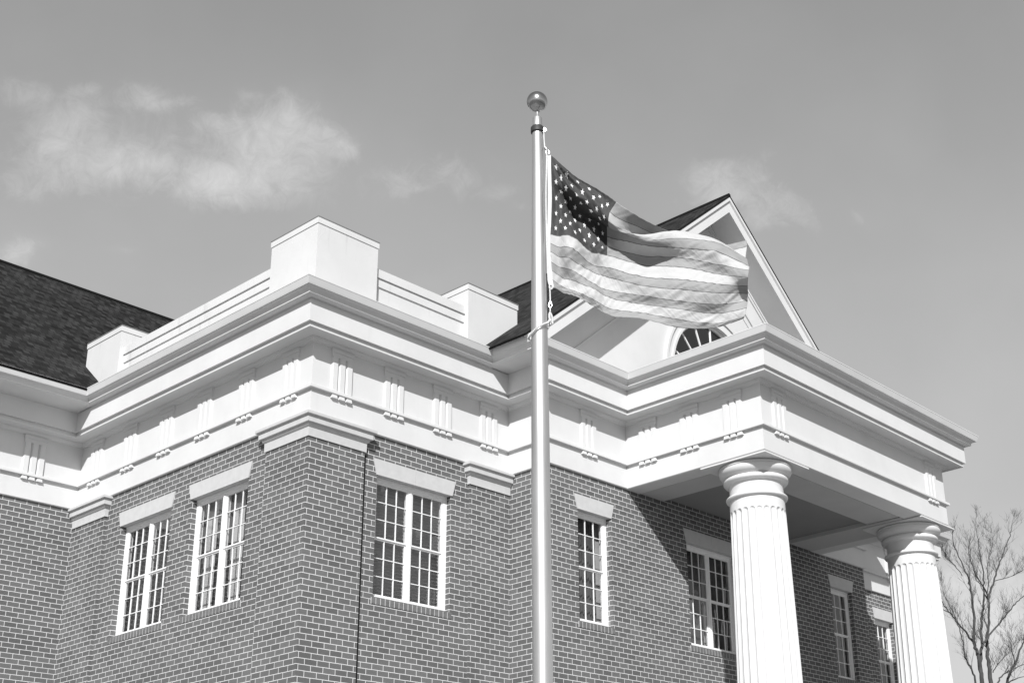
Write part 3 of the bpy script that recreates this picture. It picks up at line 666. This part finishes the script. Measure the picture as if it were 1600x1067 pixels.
def fsurf(u, v):
    """u 0..7 along the fly, v 0..13 down the hoist"""
    i = min(int(u), 6); j = min(int(v), 12); tu, tv = u-i, v-j
    rows = [cr(*[gval(i+a, j+b) for b in (-1, 0, 1, 2)], tv) for a in (-1, 0, 1, 2)]
    a, z, d = cr(*rows, tu)
    w = .5+.5*min(u/1.5, 1)
    # small wrinkles that run down the fly and away from the hoist
    d += w*.010*mnoise(Vector((u*.9+v*.45, v*.35, 1.3))) + w*.008*mnoise(Vector((u*2.6-v*.5, v*.5, 7.7))) + w*.0035*mnoise(Vector((u*6+v*2.2, v*1.4, 3.1)))
    # tension folds that fan out from the two hoist corners
    t1 = math.atan2(v*.9, u*1.9+.05); fade = min(u/.5, 1)*max(0, 1-u/3.6)
    d += .028*fade*math.sin(t1*13+.6) + .007*fade*math.sin(t1*31)
    t2 = math.atan2((13-v)*.9, u*1.9+.05)
    d += .008*fade*math.sin(t2*15)
    # short diagonal creases over the lower stripes
    c = mnoise(Vector(((u*1.9+v*.75)*2.3, (v*.75-u*.55)*.75, 11.0)))
    d += .0095*min(u/1.0, 1)*(1-abs(c)*2.2)*(1 if v > 5 else .5)
    return fp(a, z, d)
flag = empty('flag', tuple(fp(.10, 7.26))); tag(flag, 'stars and stripes flag rippling from the top of the flagpole', 'flag')
FI = Matrix.Translation(-fp(.10, 7.26))
def cloth(name, v):
    m, nt, b = mat(name)
    out = [n for n in nt.nodes if n.type == 'OUTPUT_MATERIAL'][0]
    b.inputs['Roughness'].default_value = .65; b.inputs['Specular IOR Level'].default_value = .25
    tc = N(nt, 'ShaderNodeTexCoord')
    f = noise(nt, 1.0, 4, .6, mscale=(9, 9, 30)); g = noise(nt, 5.0, 5, .6)
    c = mixc(nt, 1., ramp(nt, f, [(.3, v*.93), (.7, v*1.05)]), ramp(nt, g, [(.3, .93), (.7, 1.05)]), 'MULTIPLY')
    nt.links.new(c, b.inputs['Base Color'])
    w = N(nt, 'ShaderNodeTexNoise'); w.inputs['Scale'].default_value = 1.; w.inputs['Detail'].default_value = 5; w.inputs['Distortion'].default_value = .25
    mp = N(nt, 'ShaderNodeMapping'); mp.inputs['Scale'].default_value = (34, 7, 1); mp.inputs['Rotation'].default_value = (0, 0, .72); mr = N(nt, 'ShaderNodeMapping'); mr.inputs['Rotation'].default_value = (0, 0, -.75); nt.links.new(tc.outputs['UV'], mr.inputs[0]); mp.inputs['Rotation'].default_value = (0, 0, 0); nt.links.new(mr.outputs[0], mp.inputs[0]); nt.links.new(mp.outputs[0], w.inputs['Vector'])
    bump(nt, b, w.outputs['Fac'], .6, .012)
    tl = N(nt, 'ShaderNodeBsdfTranslucent'); nt.links.new(c, tl.inputs[0])
    mx = N(nt, 'ShaderNodeMixShader'); mx.inputs[0].default_value = .15; nt.links.new(b.outputs[0], mx.inputs[1]); nt.links.new(tl.outputs[0], mx.inputs[2]); nt.links.new(mx.outputs[0], out.inputs[0])
    return m
FM = [cloth('flag_red_stripe', .33), cloth('flag_white_stripe', .53), cloth('flag_blue_canton', .06), cloth('flag_seam', .13)]
NU, SUB = 140, 8
mb = MB(); vs = []
vl = []
for j in range(13):
    vl += [j] + [j+.07] + [j+.07+(k/(SUB-1))*.93 for k in range(1, SUB-1)]
vl.append(13)
cu = 2.8   # canton ends at .4 of the fly
ul = sorted(set([7*k/NU for k in range(NU+1)] + [cu]))
for v in vl:
    for u in ul: vs.append(tuple(fsurf(u, v)))
nu = len(ul); mb.v = vs
for a in range(len(vl)-1):
    for b in range(nu-1):
        vm = (vl[a]+vl[a+1])/2; um = (ul[b]+ul[b+1])/2; j = int(vm)
        mi = 2 if (um < cu and vm < 7) else (1 if j % 2 else 0)
        if mi != 2 and vl[a+1]-vl[a] < .072 and not (j == 0): mi = 3
        U_ = lambda q, r: (ul[q]*1.83/7, (13-vl[r])*1.2/13)
        mb.f.append((a*nu+b, a*nu+b+1, (a+1)*nu+b+1, (a+1)*nu+b)); mb.uv.append([U_(b,a), U_(b+1,a), U_(b+1,a+1), U_(b,a+1)]); mb.mi.append(mi)
cl_ = mb.build('cloth', FM, smooth=180, weld=False); cl_.parent = flag; cl_.matrix_parent_inverse = FI
so = cl_.modifiers.new('thickness', 'SOLIDIFY'); so.thickness = .0016; so.offset = 0
# heading band along the hoist
hb = MB()
for k in range(39):
    v0, v1 = 13*k/39, 13*(k+1)/39
    p0, p1 = fsurf(0, v0), fsurf(0, v1); q0 = p0-HV*.028+FV*.004*math.sin(v0); q1 = p1-HV*.028+FV*.004*math.sin(v1)
    hb.hexa([p0-FV*.002, q0-FV*.002, q0+FV*.002, p0+FV*.002, p1-FV*.002, q1-FV*.002, q1+FV*.002, p1+FV*.002])
o = hb.build('heading', cloth('canvas_heading', .68), weld=True, smooth=60); o.parent = flag; o.matrix_parent_inverse = FI
# fifty stars sewn on the canton
STAR = simple('white_embroidery', .82, .7, var=.02)
def nrm(u, v):
    a = fsurf(u+.02, v)-fsurf(u-.02, v); b = fsurf(u, v+.03)-fsurf(u, v-.03); n = a.cross(b).normalized()
    if n.dot(-FV) < 0: n = -n
    return n
for r in range(9):
    for c in range(6 if r % 2 == 0 else 5):
        su = ((1+2*c) if r % 2 == 0 else (2+2*c))/12*cu; sv = (r+1)/10*7
        m = MB(); pts = []
        for k in range(10):
            rr = 1.0 if k % 2 == 0 else .38
            a = math.pi/2 + math.pi*k/5
            uu_ = su + .084*rr*math.cos(a); vv_ = sv - .265*rr*math.sin(a)
            uu_ = min(max(uu_, .01), 2.79)
            pts.append(fsurf(uu_, vv_) + nrm(uu_, vv_)*.0035)
        cpt = fsurf(su, sv) + nrm(su, sv)*.0045
        for k in range(10): m.face([cpt, pts[k], pts[(k+1) % 10]])
        back = [p - nrm(su, sv)*.002 for p in pts]
        for k in range(10): m.face([pts[k], back[k], back[(k+1) % 10], pts[(k+1) % 10]])
        o = m.build('star', STAR, weld=True); o.parent = flag; o.matrix_parent_inverse = FI
# halyard
hal = empty('halyard', tuple(fp(.05, 7.45))); tag(hal, 'white rope halyard running down beside the hoist edge of the flag', 'rope')
HI = Matrix.Translation(-fp(.05, 7.45))
def hp(o, par=hal): o.parent = par; o.matrix_parent_inverse = HI; return o
m = MB(); rp = [fp(*q) for q in [(.050, 7.480, -.015), (.052, 7.40, -.012), (.058, 7.320, -.010), (.070, 7.27, -.012), (.067, 7.12, -.014), (.062, 6.94, -.016), (.061, 6.75, -.018), (.062, 6.55, -.018), (.066, 6.35, -.016), (.070, 6.17, -.012), (.080, 6.12, -.01), (.083, 6.05, -.01), (.0835, 5.99, -.01)]]
rp = crspline(rp, 5); m.tube(rp, .0052, 8); hp(m.build('rope', ROPE, smooth=60))
m = MB(); m.tube([fp(.056, 7.33, -.014), fp(.066, 7.315, -.016), fp(.078, 7.295, -.014)], [.010, .012, .008], 8)
m.tube([fp(.078+.014*math.cos(t), 7.283+.016*math.sin(t), -.014) for t in [k*.7-1 for k in range(8)]], .005, 6); hp(m.build('snap_hook', STEEL, smooth=60))
m = MB(); m.tube([fp(.090+.012*math.sin(t), 6.110+.020*math.cos(t), -.012) for t in [k*.7 for k in range(10)]], .006, 6); hp(m.build('snap_hook', ROPE, smooth=60))
m = MB(); m.tube([fp(.083+.013*math.sin(t)*(.6 if math.cos(t) > 0 else 1), 5.965+.026*math.cos(t), -.011) for t in [k*2*math.pi/14 for k in range(15)]], .0042, 6); hp(m.build('link', STEEL, smooth=60))
m = MB(); m.tube([fp(.0825, 5.935, -.011), fp(.082, 5.905, -.011)], [.006, .005], 8); hp(m.build('swivel', STEEL, smooth=60))
# beaded retainer round the pole
rt_ = empty('retainer_ring', tuple(fp(.08, 5.88))); tag(rt_, 'white beaded retainer loop slung aslant round the flagpole below the flag', 'retainer loop')
RI = Matrix.Translation(-fp(.08, 5.88))
loop = []
for k in range(49):
    t = 2*math.pi*k/48; a = .080*math.cos(t); d = -.080*math.sin(t)
    z = 5.752 + .055*math.cos(t) + (.028 if math.cos(t) > .8 else 0)*(math.cos(t)-.8)/.2
    loop.append(fp(a, z, d))
m = MB(); m.tube(loop, .0062, 8); o = m.build('cord', ROPE, smooth=60); o.parent = rt_; o.matrix_parent_inverse = RI
m = MB()
for k in range(0, 48):
    c = loop[k]; m.tube([c+(loop[k+1]-c)*.15, c+(loop[k+1]-c)*.5, c+(loop[k+1]-c)*.85], [.0055, .0098, .0055], 8)
o = m.build('bead_string', ROPE, smooth=50); o.parent = rt_; o.matrix_parent_inverse = RI; o['kind'] = 'stuff'
m = MB(); m.tube(crspline([fp(.082, 5.900, -.01), fp(.076, 5.878, -.012), fp(.078, 5.84, -.012), fp(.082, 5.80, -.006)], 5), .0085, 8); m.tube(crspline([fp(.082, 5.900, -.01), fp(.094, 5.870, -.006), fp(.098, 5.83, 0), fp(.100, 5.812, .004)], 5), .007, 8); o = m.build('hanger_loop', ROPE, smooth=60); o.parent = rt_; o.matrix_parent_inverse = RI

# ------------------------------------------------------------------ trees
TA = [[[33.19,6.39,7.84,0.28],[33.15,6.23,9.13,0.254],[33.04,6.2,9.84,0.229],[32.93,6.17,10.17,0.203],[32.8,6.18,10.5,0.178],[32.75,6.03,11.52,0.152],[32.65,5.97,12.2,0.127],[32.54,5.95,12.59,0.101],[32.38,6.03,13.12,0.076],[32.18,6.2,13.9,0.05]],[[33.21,6.35,7.84,0.24],[33.44,6.39,9.19,0.217],[33.66,6.43,9.95,0.193],[33.92,6.4,10.69,0.17],[34.15,6.44,11.44,0.147],[34.41,6.41,12.08,0.123],[34.65,6.41,12.73,0.1],[34.87,6.45,13.4,0.077],[35.06,6.57,14.4,0.053],[35.26,6.68,15.1,0.03]],[[33.76,6.36,7.89,0.3],[33.81,6.23,9.21,0.26],[33.82,6.22,10.0,0.22],[33.84,6.17,10.64,0.18],[33.9,6.06,11.34,0.14],[33.94,5.96,12.17,0.1]],[[33.94,5.96,12.17,0.1],[33.56,5.9,12.52,0.083],[33.15,5.89,12.75,0.065],[32.76,5.84,13.03,0.048],[32.38,5.77,13.61,0.03]],[[33.94,5.96,12.17,0.13],[34.31,5.88,12.76,0.11],[34.67,5.81,13.36,0.09],[35.04,5.71,13.91,0.07],[35.47,5.51,14.71,0.05],[35.8,5.5,15.15,0.03]],[[33.2,6.39,10.59,0.13],[32.62,6.43,10.98,0.105],[32.08,6.43,11.25,0.08],[31.51,6.47,11.64,0.055],[30.97,6.45,12.01,0.03]],[[33.33,6.09,10.53,0.12],[33.88,5.85,11.07,0.102],[34.41,5.66,11.53,0.084],[34.94,5.45,12.06,0.066],[35.46,5.28,12.42,0.048],[36.05,4.95,12.83,0.03]],[[32.68,6.31,7.79,0.14],[32.55,6.19,9.06,0.122],[32.37,6.19,9.53,0.103],[32.15,6.27,9.92,0.085],[31.99,6.21,10.51,0.067],[31.8,6.24,11.12,0.048],[31.54,6.39,11.86,0.03]],[[33.86,6.14,9.59,0.07],[34.66,6.18,10.04,0.045],[35.51,6.13,10.5,0.02]],[[33.48,5.76,12.06,0.07],[33.51,5.7,12.71,0.053],[33.55,5.61,13.43,0.037],[33.66,5.38,14.08,0.02]],[[33.16,6.47,12.98,0.05],[32.62,6.45,13.24,0.035],[32.04,6.5,13.51,0.02]],[[33.61,5.49,12.69,0.05],[34.26,5.26,12.88,0.035],[34.89,5.08,13.14,0.02]]]
TB = [[[35.24,6.73,8.07,0.2],[35.41,6.34,9.4,0.168],[35.56,6.03,10.07,0.136],[35.68,5.75,10.65,0.104],[35.74,5.63,10.94,0.072],[35.84,5.42,11.64,0.04]],[[34.23,6.54,8.24,0.12],[34.59,6.34,9.31,0.098],[34.94,6.18,9.66,0.075],[35.32,5.94,9.88,0.052],[35.75,5.61,10.09,0.03]],[[35.41,6.34,9.4,0.1],[36.01,6.24,9.62,0.06],[36.64,6.06,9.79,0.02]],[[35.56,6.03,10.07,0.07],[35.09,5.85,10.46,0.045],[34.62,5.67,10.79,0.02]],[[35.77,5.56,7.98,0.2],[36.11,5.62,9.38,0.15],[36.51,5.54,10.72,0.1],[36.94,5.4,11.68,0.05]]]
RS = .30
def grow(mb, p, d, length, r, depth, rng):
    """recursive twig"""
    n = 4; pts = [p]; rad = [r]; cur = Vector(p); dd = Vector(d)
    for k in range(n):
        dd = (dd + Vector((rng.uniform(-.22,.22), rng.uniform(-.22,.22), rng.uniform(-.05,.20)))).normalized()
        cur = cur + dd*length/n; pts.append(cur.copy()); rad.append(r*(1-.75*(k+1)/n))
    mb.tube(pts, rad, 4 if depth < 2 else 3, cap=False)
    if depth >= 3: return
    m = [4, 4, 3][depth] + (rng.random() < .5)
    for i in range(m):
        k = rng.randint(1, n); q = pts[k]; a = rng.uniform(.35, .95)
        side = Vector((rng.uniform(-1,1), rng.uniform(-1,1), rng.uniform(-.2,.8))).normalized()
        nd = (dd*math.cos(a) + side*math.sin(a)).normalized()
        grow(mb, q, nd, length*rng.uniform(.45, .75), max(rad[k]*.6, .0035), depth+1, rng)
def tree(data, nmain, label, seed, dens):
    rng = random.Random(seed); base = data[0][0]
    root = empty('bare_tree', (base[0], base[1], 0)); tag(root, label, 'tree', 'bare trees beyond the portico')
    inv = Matrix.Translation((-base[0], -base[1], 0))
    for i, limb in enumerate(data):
        pts = [Vector(q[:3]) for q in limb]; rad = [q[3]*RS for q in limb]
        if i < nmain: pts = [Vector((pts[0].x*.3+base[0]*.7, pts[0].y*.3+base[1]*.7, 0.)), Vector((pts[0].x*.6+base[0]*.4, pts[0].y*.6+base[1]*.4, 4.))] + pts; rad = [rad[0]*1.7, rad[0]*1.25] + rad
        sp_ = crspline(pts, 5); rs = []
        for k in range(len(pts)-1):
            for q in range(5): rs.append(rad[k]+(rad[k+1]-rad[k])*q/5)
        rs.append(rad[-1])
        sp_ = [p+Vector((rng.uniform(-1,1), rng.uniform(-1,1), 0))*.03 for p in sp_]
        m = MB(); m.tube(sp_, rs, 8)
        o = m.build('trunk' if i < nmain else 'branch', BARK, smooth=60); o.parent = root; o.matrix_parent_inverse = inv
        t = MB(); cnt = int(dens*1.05*(1 if i != 0 else 1.2))
        for k in range(cnt):
            idx = int(len(sp_)*rng.uniform(.42 if i < nmain else .25, 1.0)); idx = min(idx, len(sp_)-2)
            d0 = (sp_[idx+1]-sp_[idx]).normalized(); a = rng.uniform(.3, .9); side = Vector((rng.uniform(-1,1), rng.uniform(-1,1), rng.uniform(0,.8))).normalized()
            nd = (d0*math.cos(a)+side*math.sin(a)).normalized()
            grow(t, sp_[idx], nd, rng.uniform(.35, .85), max(min(rs[idx]*.4, .012), .005), 1, rng)
        grow(t, sp_[-1], (sp_[-1]-sp_[-2]).normalized(), .6, rs[-1], 0, rng)
        o = t.build('twigs', TWIG, weld=False); o.parent = root; o.matrix_parent_inverse = inv
        o['kind'] = 'stuff'
tree(TA, 3, 'tall bare many-stemmed tree just right of the right-hand column', 11, 16)
tree(TB, 2, 'lower bare tree at the right edge with branches leaning out of frame', 5, 9)

# ------------------------------------------------------------------ ground
def sheet(name, x0, x1, y0, y1, z, m):
    g = MB(); g.face([(x0,y0,z), (x1,y0,z), (x1,y1,z), (x0,y1,z)]); o = g.build(name, m); tag(o, kind='structure'); return o
sheet('lawn', -1500, 1500, -1500, 1500, -.012, GRASS)
sheet('plaza_paving', -12, 22, -12, 6, -.004, CONC)
sheet('street', -1500, 1500, -30, -20, -.006, ASPH)

# ------------------------------------------------------------------ light
sd = Vector((-1.176, -1.0, 1.0)).normalized()
sun = bpy.data.lights.new('sun', 'SUN'); sun.energy = 4.5; sun.angle = R(.55); sun.color = (1, 1, 1)
so_ = bpy.data.objects.new('sun', sun); COL.objects.link(so_); so_.rotation_euler = sd.to_track_quat('Z', 'Y').to_euler()
w = bpy.data.worlds.new('World'); scn.world = w; w.use_nodes = True; nt = w.node_tree
bg = nt.nodes['Background']
sky = N(nt, 'ShaderNodeTexSky', sky_type='NISHITA'); sky.sun_disc = False; sky.sun_elevation = math.asin(sd.z); sky.sun_rotation = math.atan2(sd.x, sd.y); sky.air_density = 1.0; sky.dust_density = .25; sky.ozone_density = 1.0
bw = N(nt, 'ShaderNodeRGBToBW'); nt.links.new(sky.outputs[0], bw.inputs[0])
tc = N(nt, 'ShaderNodeTexCoord')
f0 = (0.64749719, 0.64113491, 0.4119386); r0 = (0.64939531, -0.760451, 0); u0 = (-0.31325912, -0.267511, 0.9087399)
def dot(v):
    d = N(nt, 'ShaderNodeVectorMath', operation='DOT_PRODUCT'); nt.links.new(tc.outputs['Generated'], d.inputs[0]); d.inputs[1].default_value = v; return d.outputs['Value']
def mth(op_, a, b=None, c=None):
    m = N(nt, 'ShaderNodeMath', operation=op_)
    for i, q in enumerate((a, b, c)):
        if q is None: continue
        if hasattr(q, 'is_output'): nt.links.new(q, m.inputs[i])
        else: m.inputs[i].default_value = q
    return m.outputs[0]
df = mth('MAXIMUM', dot(f0), .05); ca_ = mth('DIVIDE', dot(r0), df); cb_ = mth('DIVIDE', dot(u0), df)
cmb = N(nt, 'ShaderNodeCombineXYZ'); nt.links.new(ca_, cmb.inputs[0]); nt.links.new(cb_, cmb.inputs[1])
# drifting cloud banks: centre, half widths, weight
BL = [(-0.4157, 0.1913, 0.0172, 0.0107, 0.7), (-0.4005, 0.1928, 0.0074, 0.006, 0.4), (-0.3847, 0.1702, 0.0221, 0.0143, 0.8), (-0.3718, 0.1906, 0.0123, 0.0083, 0.6), (-0.386, 0.1444, 0.027, 0.0191, 0.95), (-0.3275, 0.1917, 0.0172, 0.0083, 0.6), (-0.3246, 0.1813, 0.0221, 0.0083, 0.5), (-0.3075, 0.181, 0.0172, 0.0052, 0.45), (-0.3371, 0.1349, 0.0295, 0.0119, 1.2), (-0.2825, 0.1269, 0.0221, 0.0155, 1.35), (-0.2744, 0.1145, 0.0147, 0.0083, 0.9), (-0.2439, 0.1383, 0.027, 0.0191, 1.05), (-0.2201, 0.1692, 0.0172, 0.0131, 0.9), (-0.2293, 0.1572, 0.027, 0.0143, 0.85), (-0.1947, 0.1513, 0.0196, 0.0107, 0.85), (-0.1827, 0.1459, 0.0074, 0.0052, 0.5), (-0.2688, 0.1631, 0.0221, 0.0083, 0.55), (-0.2858, 0.1668, 0.011, 0.0067, 0.45), (-0.2394, 0.1225, 0.0221, 0.0119, 0.8), (-0.4253, 0.0744, 0.0221, 0.0095, 0.95), (-0.4075, 0.1225, 0.0368, 0.0083, 0.4), (-0.254, 0.1054, 0.0295, 0.0062, 0.3), (-0.3503, 0.0726, 0.0123, 0.0033, 0.35), (-0.2524, 0.1819, 0.0098, 0.006, 0.35), (-0.2281, 0.1849, 0.0074, 0.0048, 0.35), (-0.1095, 0.1241, 0.0137, 0.0113, 0.42), (-0.1468, 0.1175, 0.0117, 0.0113, 0.36), (-0.1272, 0.1122, 0.0206, 0.004, 0.3), (-0.0727, 0.1135, 0.0172, 0.0073, 0.32), (-0.0556, 0.1008, 0.0103, 0.0047, 0.3), (0.0882, 0.1127, 0.0172, 0.014, 0.85), (0.0809, 0.1266, 0.0096, 0.0067, 0.4), (0.1239, 0.1145, 0.0155, 0.0167, 0.42), (0.1491, 0.0939, 0.0155, 0.0087, 0.4), (0.1232, 0.0819, 0.0206, 0.008, 0.4), (0.1966, 0.0891, 0.0062, 0.006, 0.35), (-0.1246, 0.0478, 0.0172, 0.01, 0.35), (0.0956, 0.1001, 0.0309, 0.01, 0.4), (-0.3639, 0.1446, 0.1113, 0.0477, 0.34), (-0.2403, 0.1423, 0.0917, 0.0445, 0.34), (0.0997, 0.1145, 0.0458, 0.0254, 0.55), (0.1429, 0.0873, 0.072, 0.0191, 0.3), (-0.1103, 0.1258, 0.072, 0.0254, 0.28), (0.3028, -0.1919, 0.0393, 0.0165, 0.7), (0.2924, -0.2216, 0.0393, 0.0254, 0.8), (0.3234, -0.1627, 0.0327, 0.0191, 0.4), (0.3175, -0.2478, 0.0393, 0.0254, 0.7), (0.2623, -0.1928, 0.0196, 0.0127, 0.5)]
acc = None
wob = N(nt, 'ShaderNodeTexNoise'); wob.inputs['Scale'].default_value = 26; wob.inputs['Detail'].default_value = 5; nt.links.new(cmb.outputs[0], wob.inputs['Vector'])
wv = N(nt, 'ShaderNodeVectorMath', operation='MULTIPLY_ADD'); nt.links.new(wob.outputs['Color'], wv.inputs[0]); wv.inputs[1].default_value = (.030, .030, 0); nt.links.new(cmb.outputs[0], wv.inputs[2])
for (a0, b0, sa_, sb_, wt) in BL:
    v = N(nt, 'ShaderNodeVectorMath', operation='MULTIPLY_ADD'); nt.links.new(wv.outputs[0], v.inputs[0]); v.inputs[1].default_value = (1/sa_, 1/sb_, 0); v.inputs[2].default_value = (-(a0+.015)/sa_, -(b0+.015)/sb_, 0)
    d = N(nt, 'ShaderNodeVectorMath', operation='DOT_PRODUCT'); nt.links.new(v.outputs[0], d.inputs[0]); nt.links.new(v.outputs[0], d.inputs[1])
    e = mth('MULTIPLY', mth('POWER', 2.7183, mth('MULTIPLY', d.outputs['Value'], -1.)), wt)
    acc = e if acc is None else mth('ADD', acc, e)
def nzz(sc, det, ro, dist, off):
    n = N(nt, 'ShaderNodeTexNoise'); n.inputs['Scale'].default_value = sc; n.inputs['Detail'].default_value = det; n.inputs['Roughness'].default_value = ro; n.inputs['Distortion'].default_value = dist
    mp = N(nt, 'ShaderNodeMapping'); mp.inputs['Location'].default_value = off; nt.links.new(cmb.outputs[0], mp.inputs[0]); nt.links.new(mp.outputs[0], n.inputs['Vector']); return n
nz = nzz(17, 5, .6, 1.2, (3.1, 1.7, .4)); nz3 = nzz(48, 10, .78, 1.0, (.3, 5.2, 1.1)); nz2 = nzz(5, 6, .5, 0, (0, 0, 0))
rough = mth('ADD', mth('MULTIPLY', mth('SUBTRACT', nz.outputs['Fac'], .5), 2.2), mth('MULTIPLY', mth('SUBTRACT', nz3.outputs['Fac'], .5), 3.2))
den = mth('ADD', acc, mth('MULTIPLY', rough, mth('MINIMUM', mth('MULTIPLY_ADD', acc, .6, .35), 1.0)))
mask = mth('MULTIPLY', mth('MINIMUM', mth('MAXIMUM', mth('SUBTRACT', den, .34), 0.), 2.4), mth('MINIMUM', mth('MULTIPLY', acc, 2.2), 1.))
haze = mth('MULTIPLY', mth('MAXIMUM', mth('SUBTRACT', nz2.outputs['Fac'], .42), 0.), .30)
cl2 = mth('ADD', mth('ADD', mth('MULTIPLY', mask, .27), mth('MULTIPLY', mth('MINIMUM', acc, 1.), mth('MULTIPLY', nz2.outputs['Fac'], .16))), haze)
# grey sky value + cloud light
SKYS = 1.56
sk0 = mth('MULTIPLY', mth('POWER', bw.outputs[0], .78), SKYS)
skyv = mth('ADD', mth('MINIMUM', sk0, 3.0), mth('MULTIPLY', mth('MAXIMUM', mth('SUBTRACT', sk0, 3.0), 0.), .42))
tot = mth('ADD', skyv, mth('MULTIPLY', cl2, 2.6))
nt.links.new(tot, bg.inputs['Color']); bg.inputs['Strength'].default_value = .12
scn.view_settings.view_transform = 'Standard'; scn.view_settings.look = 'None'; scn.view_settings.exposure = 0.31; scn.view_settings.gamma = 1
scn.render.engine = 'CYCLES'; scn.cycles.max_bounces = 8; scn.cycles.transparent_max_bounces = 12
scn.cycles.use_denoising = True
